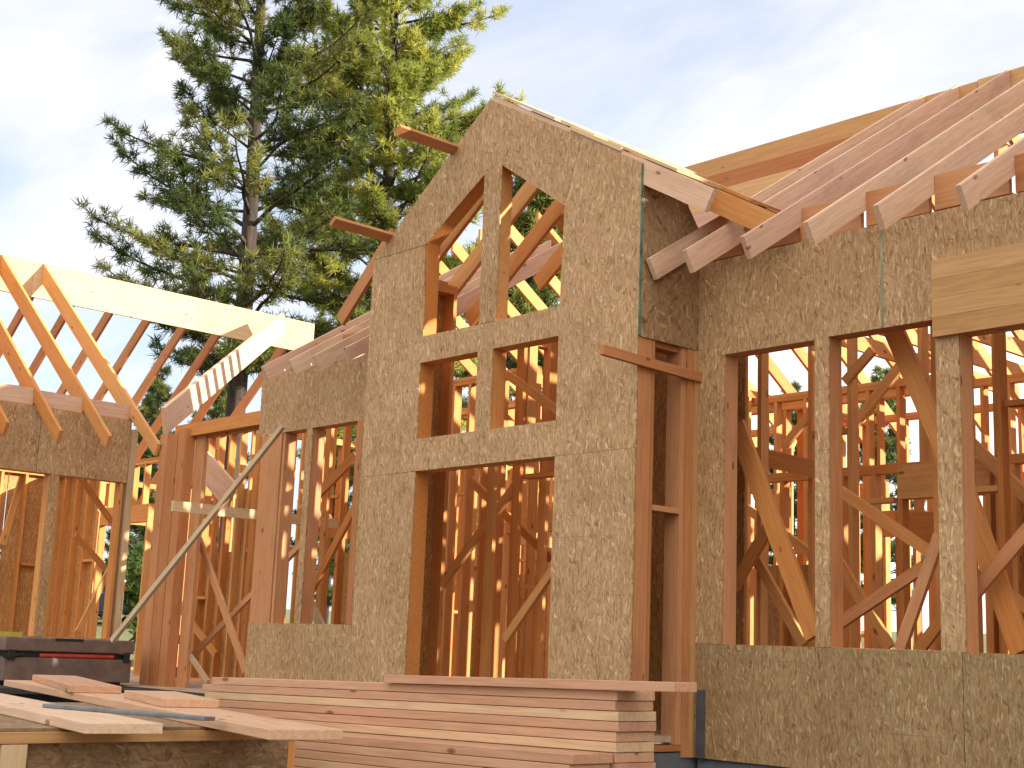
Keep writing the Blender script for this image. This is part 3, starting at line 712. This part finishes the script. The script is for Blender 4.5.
bpx('small knee brace high in the left window of the right wall', (785, 445), (812, 412), 14.0, 14.0, .1)
bpx('level scrap board across the sky in the left window', (752, 455), (818, 470), 12.9, 12.9, .2, FIR)
bpx('diagonal brace low in the tall bay opening', (505, 640), (560, 560), 11.3, 11.3, .1)
bpx('slanted board crossing the upper right bay window', (508, 375), (560, 412), 11.2, 11.2, .1)
bpx('long shallow brace deep inside behind the left window of the right wall', (735, 500), (820, 560), 13.8, 13.8, .11)
bpx('high steep brace deep behind the middle window of the right wall', (850, 430), (905, 360), 14.1, 14.1, .12)
bpx('mid height brace crossing deep behind the right window', (958, 430), (1030, 500), 12.9, 12.9, .12)
bpx('low reddish brace deep behind the middle window near its sill', (838, 560), (890, 648), 12.8, 12.8, .12)
bpx('long brace rising right deep inside the tall bay opening', (430, 600), (520, 480), 12.3, 12.3, .12)
bpx('upper brace deep inside the tall bay opening', (470, 480), (553, 560), 12.6, 12.6, .11)
# porch braces
brace('long pale weathered brace slanting from the entry wall down to the job box', at(283, 426, 1, 10.9), at(112, 641, 1, 9.9), .085, TH, GREY)
bpx('lower diagonal brace rising from the porch deck towards the entry window', (163, 686), (330, 515), 11.45, 12.9, .10, PINK)
bpx('brace falling right across the porch to the entry wall foot', (196, 530), (246, 672), 11.7, 11.5, .11, PINK)
bpx('thin brace from the corner post down to the deck edge', (166, 620), (208, 682), 11.4, 11.4, .07, GREY)
bpx('broad sloping plank under the valley behind the corner post', (186, 444), (232, 497), 12.9, 12.9, .5, RAFT)
bpx('sunlit brace behind the corner post crossing low', (166, 590), (216, 655), 13.2, 13.2, .12)
bpx('diagonal brace in the right half of the entry window', (312, 590), (356, 505), 12.0, 12.0, .12)
bpx('thick sloping board high in the entry window', (313, 500), (356, 455), 12.2, 12.2, .15)
bpx('short block brace low in the entry window', (303, 588), (322, 628), 11.6, 11.6, .14, GREY)
def wpx(label, a, b, X, w=.1, mat=FIR): 
    p = at(*a, 0, X); q = at(*b, 0, X); brace(label, p, q, w, TH, mat, side=(1, 0, 0))
wpx('dark diagonal brace at the left edge inside the wing', (2, 545), (22, 478), -22.4)
wpx('diagonal brace falling right across the wing opening', (75, 470), (128, 545), -23.2)
wpx('lower diagonal brace in the wing opening', (75, 535), (125, 590), -23.6)
wpx('brace rising right behind the job box', (78, 632), (122, 545), -23.0)

# =================================================================== LUMBER STACK
def stack():
    x1, z1, sl_ = -5.59, -.199, .0215
    def zt(x): return z1 + (x - x1) * sl_
    words = ['top', 'second', 'third', 'fourth', 'fifth', 'sixth', 'seventh', 'eighth', 'ninth', 'tenth', 'eleventh', 'twelfth']
    tints = [.5, .35, .78, .25, .45, .72, .3, .15, .5, .75, .4, .6]
    tone = lambda v: 'pale' if v > .7 else ('reddish' if v < .36 else 'pinkish')
    for k in range(12):
        z = -k * (TH + .0035); a, b = x1 + J(.018), -10.1 + J(.12); f = J(.006)
        m = MB(); c = TH / 2
        m.bar((b, 6.167 + f, zt(b) + z - c), (a, 6.167 + f, zt(a) + z - c), .330, TH, (0, 0, 1), tints[k])
        o = m.build('lumber_board', STACK, None, .0025)
        tag(o, '%s plank, %s layer of the big lumber stack below the gable' % (tone(tints[k]), words[k]), 'lumber board', 'boards in the lumber stack')
    for k in range(5):
        z = -.375 - k * (TH + .0035); a, b = x1 - .02 + J(.015), -9.4 + J(.1)
        m = MB(); m.bar((b, 5.825, zt(b) + z), (a, 5.825, zt(a) + z), .33, TH, (0, 0, 1), [.2, .45, .3, .6, .5][k])
        o = m.build('lumber_board', STACK, None, .0025)
        tag(o, 'plank lying in the low row in front of the stack, %s from top' % words[k].replace('top', 'first'), 'lumber board', 'boards in the lumber stack')
    m = MB(); m.bar((-7.73, 6.06, zt(-7.73) + .029), (-5.13, 6.06, zt(-5.13) + .032), .2, TH, (0, 0, 1), .3)
    tag(m.build('lumber_board', STACK, None, .0025), 'loose plank on top of the stack with its right end overhanging', 'lumber board', 'boards in the lumber stack')
    for i, x in enumerate((-9.2, -6.3)):
        t = thing('timber_crib', 'rough timber crib carrying the %s end of the lumber stack' % ('far' if i == 0 else 'near'), 'crib', (x, 6, GZ))
        n = 5; top = zt(x) - 12 * (TH + .0035) - .004; h = (top - GZ) / n
        for k in range(n):
            if k % 2 == 0:
                for d in (-.35, .35): MB().box(x + d - .09, x + d + .09, 5.5, 6.5, GZ + k * h, GZ + (k + 1) * h - .004).build('timber', GREY, t)
            else:
                for d in (5.65, 6.35): MB().box(x - .5, x + .5, d - .09, d + .09, GZ + k * h, GZ + (k + 1) * h - .004).build('timber', GREY, t)
stack()

# =================================================================== WORK TABLE AND LOOSE PLANKS
ZT = -.5
t = thing('work_table', 'rough site table with strand board sides in front of the lumber stack', 'work table', (-8, 4, GZ))
FX = -7.36; y0, y1 = 2.4, 5.02
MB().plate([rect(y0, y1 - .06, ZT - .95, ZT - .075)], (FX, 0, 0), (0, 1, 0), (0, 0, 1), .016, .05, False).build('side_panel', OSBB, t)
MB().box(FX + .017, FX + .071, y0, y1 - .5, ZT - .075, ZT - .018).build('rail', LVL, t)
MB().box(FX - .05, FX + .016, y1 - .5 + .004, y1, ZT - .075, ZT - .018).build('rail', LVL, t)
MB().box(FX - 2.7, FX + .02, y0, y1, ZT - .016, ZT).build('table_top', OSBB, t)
for (x, y) in ((FX - .07, y1 - .1), (FX - 2.6, y1 - .1), (FX - 2.6, y0 + .1)):
    MB().box(x - .06, x + .07, y - .04, y + .1, GZ, ZT - .02).build('leg', FIR, t)
MB().box(FX + .018, FX + .072, 3.14, 3.28, GZ, ZT - .08).build('leg', PALE, t)
MB().box(FX - 2.5, FX - .08, y1 - .03, y1 + .02, ZT - .2, ZT - .02).build('rail', FIR, t)

def plank(label, a, b, z, w, th, mat, tint=.5, name='plank'):
    m = MB(); m.bar((a[0], a[1], z - th / 2), (b[0], b[1], z - th / 2), w, th, (0, 0, 1), tint)
    o = m.build(name, mat, None, .0025); return tag(o, label, 'plank', 'loose planks on the work table')
plank('wide pale plank on the work table, nearest, running out of the left edge', (-12.66, 4.55), (-6.82, 3.585), ZT + TH + .002, .41, TH, RAFT, 1.0)
plank('long plank crossing the work table with its end overhanging on the right', (-13.0, 5.78), (-6.25, 4.33), ZT + TH + .002, .42, TH, STACK, .6)
plank('upper pinkish plank lying on the long plank at its far end', (-12.9, 6.0), (-10.35, 5.16), ZT + 2 * TH + .004, .40, TH, STACK, .3)
plank('short offcut lying on the long plank of the work table', (-9.55, 5.20), (-8.3, 4.82), ZT + 2 * TH + .004, .38, TH, STACK, .55)
o = plank('thin grey metal straightedge lying across the planks', (-8.3, 3.84), (-6.95, 4.16), ZT + TH + .026, .09, .022, ALU, .5, 'straightedge')
o['category'] = 'straightedge'; del o['group']

# =================================================================== JOB BOX
t = thing('job_box', 'brown steel site tool chest on the porch with its lid ajar over red gear', 'tool chest', (-20.5, 9.7, FZ - .02))
xa, xb, ya, yb = -21.4, -20.25, 8.62, 10.66
zb = FZ - .015
MB().box(xa, xb, ya, yb, zb + .06, -.36).build('body', BOX, t, .01)
MB().box(xa - .01, xb + .02, ya - .02, yb + .02, -.27, -.065).build('lid', BOX, t, .012)
MB().box(xb - .02, xb + .023, ya + .75, ya + 1.2, -.11, -.068).build('handle_recess', BOXD, t)
MB().box(xa + .06, xb - .05, ya + .1, yb - .06, -.358, -.275).build('dark_gap', BOXD, t)
m = MB()
m.cyl((xb - .04, ya + .55, -.325), (xb - .04, yb - .3, -.318), .036); m.cyl((xb - .10, ya + .7, -.30), (xb - .08, yb - .5, -.31), .03)
m.build('red_gear', RED, t)
for y in (ya + .1, yb - .1): MB().box(xb + .003, xb + .03, y - .05, y + .05, -.40, -.25).build('latch', BOXD, t)
m = MB(); m.bar((xb + .03, ya - .03, -.36), (xb + .03, ya + .28, -.30), .03, .04); m.build('lid_stay', BOXD, t)
for y in (ya + .2, yb - .3): MB().box(xa + .05, xb - .05, y, y + .16, zb, zb + .058).build('runner', BOXD, t)
m = MB(); m.bar((XW + .06, 7.6, -.03), (XW + .06, 9.55, -.03), .04, .07, (0, 0, 1)); o = m.build('spirit_level', YEL, None)
tag(o, 'yellow spirit level resting along the wing sill above the tool chest', 'spirit level')

# =================================================================== CAR AND STAKE BEHIND THE HOUSE
def car():
    P0 = atd(106, 618, 62); gz_ = hill(P0.x, P0.y)
    t = thing('parked_car', 'dark parked car seen through the wing framing behind the porch post', 'car', (P0.x, P0.y, gz_))
    k = 1 / S
    ax = Vector((cr.x, cr.y, 0)).normalized(); ay = Vector((-ax.y, ax.x, 0)); base = Vector((P0.x, P0.y, gz_))
    def pt(a, b, c): return base + ax * (a * k) + ay * (b * k) + Vector((0, 0, c * k))
    def sect(name, prof, hw, mat, tw=None, bev=.04):
        m = MB(); n = len(prof); v = []
        for sgn in (-1, 1):
            for (a, c) in prof:
                w = hw if tw is None or c < .95 else tw
                v.append(pt(a, sgn * w, c))
        m._add(v, [tuple(range(n - 1, -1, -1)), tuple(range(n, 2 * n))] + [(i, (i + 1) % n, (i + 1) % n + n, i + n) for i in range(n)], [(0, 0, 0)] * (2 * n))
        return m.build(name, mat, t, bev)
    sect('body', [(-2.2, .32), (2.2, .32), (2.25, .6), (2.15, .82), (1.2, .95), (-1.75, .98), (-2.2, .9), (-2.28, .6)], .86, CARP)
    sect('cabin', [(1.15, .94), (.45, 1.42), (-.9, 1.46), (-1.75, .96)], .80, GLASS, .62)
    sect('roof', [(.5, 1.425), (.3, 1.47), (-.8, 1.5), (-1.0, 1.465)], .62, CARP, .60, .02)
    for a in (-1.4, 1.4):
        for b in (-.78, .78):
            m = MB(); m.cyl(pt(a, b - .1, .32), pt(a, b + .1, .32), .32 * k, n=24); w = m.build('wheel', TYRE, t)
            sg_ = 1 if b > 0 else -1
            m = MB(); m.cyl(pt(a, b + .09 * sg_, .32), pt(a, b + .115 * sg_, .32), .19 * k, n=20); m.build('rim', HUB, w, base=Vector(w['base']))
    for b in (-.6, .6):
        m = MB(); m.cyl(pt(2.15, b, .68), pt(2.27, b, .66), .1 * k); m.build('headlight', WHITE, t)
car()
P0 = atd(118, 622, 40)
m = MB(); m.cyl((P0.x, P0.y, hill(P0.x, P0.y) - .2), (P0.x, P0.y, P0.z + 1.15), .09); m.cyl((P0.x, P0.y, P0.z + 1.151), (P0.x, P0.y, P0.z + 1.2), .12)
tag(m.build('white_pipe', WHITE, None), 'white upright vent pipe standing in front of the parked car', 'pipe')

# =================================================================== TREES
def needles_mesh(name, cs, ds, ts, mat, K, ln, wd, seed):
    rg = np.random.default_rng(seed)
    n = len(cs); cs = np.repeat(np.array(cs), K, 0); ds = np.repeat(np.array(ds), K, 0); ts = np.repeat(np.array(ts), K)
    rv = rg.normal(size=(n * K, 3)); rv /= np.linalg.norm(rv, axis=1)[:, None]
    d = ds * .55 + rv; d /= np.linalg.norm(d, axis=1)[:, None]
    L = ln * rg.uniform(.65, 1.15, (n * K, 1)); s = np.cross(d, rg.normal(size=(n * K, 3))); s /= np.linalg.norm(s, axis=1)[:, None]
    o = cs + rg.normal(size=cs.shape) * ln * .12
    v = np.empty((n * K, 4, 3)); v[:, 0] = o - s * wd * .35; v[:, 1] = o + s * wd * .35; v[:, 2] = o + d * L * .6 + s * wd * .5; v[:, 3] = o + d * L
    v = v.reshape(-1, 3) * S
    me = bpy.data.meshes.new(name); N = n * K
    me.vertices.add(4 * N); me.vertices.foreach_set('co', v.astype(np.float32).ravel())
    me.loops.add(4 * N); me.loops.foreach_set('vertex_index', np.arange(4 * N, dtype=np.int32))
    me.polygons.add(N); me.polygons.foreach_set('loop_start', np.arange(0, 4 * N, 4, dtype=np.int32)); me.polygons.foreach_set('loop_total', np.full(N, 4, dtype=np.int32))
    a = me.attributes.new('tint', 'FLOAT', 'POINT'); tt = np.clip(np.repeat(ts + rg.normal(size=N) * .12, 4), 0, 1); a.data.foreach_set('value', tt.astype(np.float32))
    me.materials.append(mat); me.update(); me.validate()
    return me
def tube(vs, fs, pts, rads, n=6):
    k = len(vs)
    for i, (p, r) in enumerate(zip(pts, rads)):
        d = (pts[min(i + 1, len(pts) - 1)] - pts[max(i - 1, 0)]); d /= (np.linalg.norm(d) + 1e-9)
        a = np.cross(d, (0.31, .95, .07)); a /= np.linalg.norm(a); b = np.cross(d, a)
        for j in range(n):
            t = 2 * math.pi * j / n; vs.append(p + (a * math.cos(t) + b * math.sin(t)) * r)
    for i in range(len(pts) - 1):
        for j in range(n):
            fs.append((k + i * n + j, k + i * n + (j + 1) % n, k + (i + 1) * n + (j + 1) % n, k + (i + 1) * n + j))
def pine_data(H, h0, Rm, rad, seed, mat, dens=1.0, K=20, ln=.34, wd=.032, prof=.62, step=.6):
    """trunk and crown meshes, base at the origin, layout units"""
    rg = np.random.default_rng(seed); rn = random.Random(seed)
    vs, fs = [], []; cs, ds, ts = [], [], []
    tp = [np.array((math.sin(h * .21 + seed) * .10 * rad * 3, math.cos(h * .17 + seed) * .10 * rad * 3, h)) for h in np.linspace(-.5, H, 26)]
    tube(vs, fs, tp, [rad * max(.06, 1 - .93 * (max(0, p[2]) / H) ** 1.1) * (1.25 if p[2] < .4 else 1) for p in tp], 10)
    def trunk_at(h):
        f = (h + .5) / (H + .5) * 25; i = min(24, int(f)); return tp[i] * (1 - f + i) + tp[i + 1] * (f - i)
    h = h0
    def tuft(p, d, t):
        cs.append(p); ds.append(d); ts.append(t)
    while h < H - .3:
        f = (h - h0) / (H - h0)
        Rp = Rm * ((1 - f) ** prof) * (.55 + .45 * min(1, f / .12)) + .25
        nb = rn.choice((3, 4, 4, 5))
        az0 = rn.uniform(0, 6.28)
        for q in range(nb):
            az = az0 + q * 6.28 / nb + rn.uniform(-.5, .5); L = Rp * rn.uniform(.6, 1.08)
            el = .18 + .6 * f + rn.uniform(-.22, .28); hh = h + rn.uniform(-.25, .25)
            p = trunk_at(min(hh, H)); pts = [p]; n = 9; a_ = az
            for i in range(n):
                e_ = el - .28 * math.sin(i / n * 3.0) * (1 - f) + .5 * (i / n) ** 2
                a_ += rn.uniform(-.16, .16)
                p = p + np.array((math.cos(a_) * math.cos(e_), math.sin(a_) * math.cos(e_), math.sin(e_))) * (L / n); pts.append(p)
            r0_ = max(.025, rad * .20 * (L / Rm) + .012)
            tube(vs, fs, pts, [r0_ * (1 - .85 * i / n) for i in range(n + 1)], 5)
            bt = rn.uniform(.15, .85)
            for i in range(2, n + 1):
                u = i / n
                if u < .28: continue
                for sgn in (-1, 1):
                    for rep in range(2 if L > 1.2 else 1):
                        if rn.random() > .86 * dens: continue
                        tw = (.2 + .36 * L * (1.08 - u) * .8) * rn.uniform(.5, 1.3)
                        ta = a_ + sgn * rn.uniform(.5, 1.15); te = rn.uniform(-.15, .5)
                        td = np.array((math.cos(ta) * math.cos(te), math.sin(ta) * math.cos(te), math.sin(te)))
                        st = pts[i] * rn.uniform(.3, 1) ; st = pts[i - 1] + (pts[i] - pts[i - 1]) * rn.random()
                        e1 = st + td * tw * .6; e2 = e1 + (td * .7 + np.array((0, 0, .45))) * tw * .4
                        tube(vs, fs, [st, e1, e2], [.014, .011, .006], 3)
                        t_ = min(1, max(0, bt + rn.uniform(-.2, .2)))
                        tuft(e2, td + np.array((0, 0, .5)), t_)
                        if tw > .35: tuft(e1, td + np.array((0, 0, .4)), t_)
                        if tw > .8: tuft(st + td * tw * .35, td + np.array((0, 0, .3)), t_ * .8)
            tuft(pts[-1], (pts[-1] - pts[-2]) / np.linalg.norm(pts[-1] - pts[-2]), bt)
        h += step * rn.uniform(.75, 1.3)
    for i in range(4): tuft(tp[-1] + rg.normal(size=3) * .12, np.array((0, 0, 1.)), .5)
    me = bpy.data.meshes.new('pine_trunk'); me.from_pydata([tuple(v * S) for v in vs], [], fs); me.materials.append(BARK)
    me.polygons.foreach_set('use_smooth', [True] * len(me.polygons))
    cm = needles_mesh('pine_crown', cs, ds, ts, mat, K, ln, wd, seed)
    return me, cm
def place_tree(data, base, label, scale=1.0, rz=0.0, group=None, name='pine_tree', cat='tree'):
    t = thing(name, label, cat, base, group); t.rotation_euler = (0, 0, rz); t.scale = (scale,) * 3
    a = put('trunk', data[0], (0, 0, 0), t); b = put('crown', data[1], (0, 0, 0), t)
    return t
def base_at(px, py, dep):
    p = atd(px, py, dep); return (p.x, p.y, hill(p.x, p.y))
b1 = base_at(240, 300, 44)
b2 = base_at(378, 300, 47)
T1 = pine_data(32.5, 9.8, 5.9, .40, 11, NEEDLE_D, .98, 26, .32, .036, .58, .58)
T2 = pine_data(35.5, 8.5, 5.0, .36, 23, NEEDLE_L, .98, 26, .32, .036, .42, .46)
place_tree(T1, b1, 'dark tall pine with open crown behind the left wing ridge')
place_tree(T2, b2, 'bright yellow green tall pine just left of the bay gable')
T3 = pine_data(15.0, 2.0, 3.6, .22, 31, NEEDLE_D, 1.0, 18, .36, .045, .7, .62)
bg = [(150, 500, 66, .80, 'background pine below the middle of the wing ridge'),
      (208, 520, 66, .85, 'background pine seen above the corner post'),
      (522, 500, 70, 1.72, 'background pine showing in the right upper bay window'), (575, 560, 95, 1.45, 'background pine behind the small right bay window'),
      (792, 560, 90, 1.1, 'background pine behind the left window of the right wall'), (884, 560, 88, 1.15, 'background pine behind the middle window of the right wall'),
      (330, 560, 75, .8, 'background pine behind the entry window')]
for i, (px, py, dep, sc, lb) in enumerate(bg):
    place_tree(T3, base_at(px, py, dep), lb, sc, i * 1.3, 'pines on the bank behind the house')
def shrub_data(seed, r=1.5, n=900):
    rg = np.random.default_rng(seed); cs = []; 
    blobs = [(rg.normal(size=3) * (r * .45, r * .45, r * .25) + (0, 0, r * .7), r * rg.uniform(.3, .55)) for _ in range(9)]
    for i in range(n):
        c, q = blobs[rg.integers(9)]; d = rg.normal(size=3); d /= np.linalg.norm(d); cs.append(c + d * q * rg.uniform(.6, 1.05))
    me = needles_mesh('shrub_foliage', cs, [np.array((0, 0, .6))] * n, list(rg.uniform(.2, .9, n)), LEAF, 7, .22, .10, seed)
    vs, fs = [], []
    for c, q in blobs: tube(vs, fs, [np.array((0., 0, -.1)), c * .5 + (0, 0, .1), c], [.05, .035, .015], 4)
    st = bpy.data.meshes.new('shrub_stem'); st.from_pydata([tuple(v * S) for v in vs], [], fs); st.materials.append(BARK)
    return st, me
SH = shrub_data(5)
for i, (px, py, dep, sc, lb) in enumerate([(118, 560, 78, 2.2, 'green shrub seen through the wing opening above the parked car'), (195, 590, 46, 1.3, 'green shrub seen between the corner post and entry wall'),
                                 (60, 590, 70, 2.0, 'green shrub on the bank behind the wing wall'), (182, 560, 60, 1.9, 'taller green shrub behind the porch'), (770, 600, 60, 1.4, 'green shrub behind the left window of the right wall')]):
    t = thing('shrub', lb, 'shrub', base_at(px, py, dep), 'shrubs on the bank behind the house'); t.scale = (sc,) * 3; t.rotation_euler = (0, 0, i * 1.1)
    put('stem', SH[0], (0, 0, 0), t); put('foliage', SH[1], (0, 0, 0), t)

# =================================================================== RENDER SETTINGS
vs_ = C.view_settings
C.display_settings.display_device = 'sRGB'
vs_.view_transform = 'Standard'; vs_.look = 'None'; vs_.exposure = 1.36; vs_.gamma = 1; vs_.use_curve_mapping = False
cy = C.cycles
cy.max_bounces = 10; cy.diffuse_bounces = 6; cy.transparent_max_bounces = 6; cy.use_denoising = True
try: cy.denoiser = 'OPENIMAGEDENOISE'
except Exception: pass
cy.sample_clamp_indirect = 8
for o in bpy.data.objects:
    if 'base' in o: del o['base']
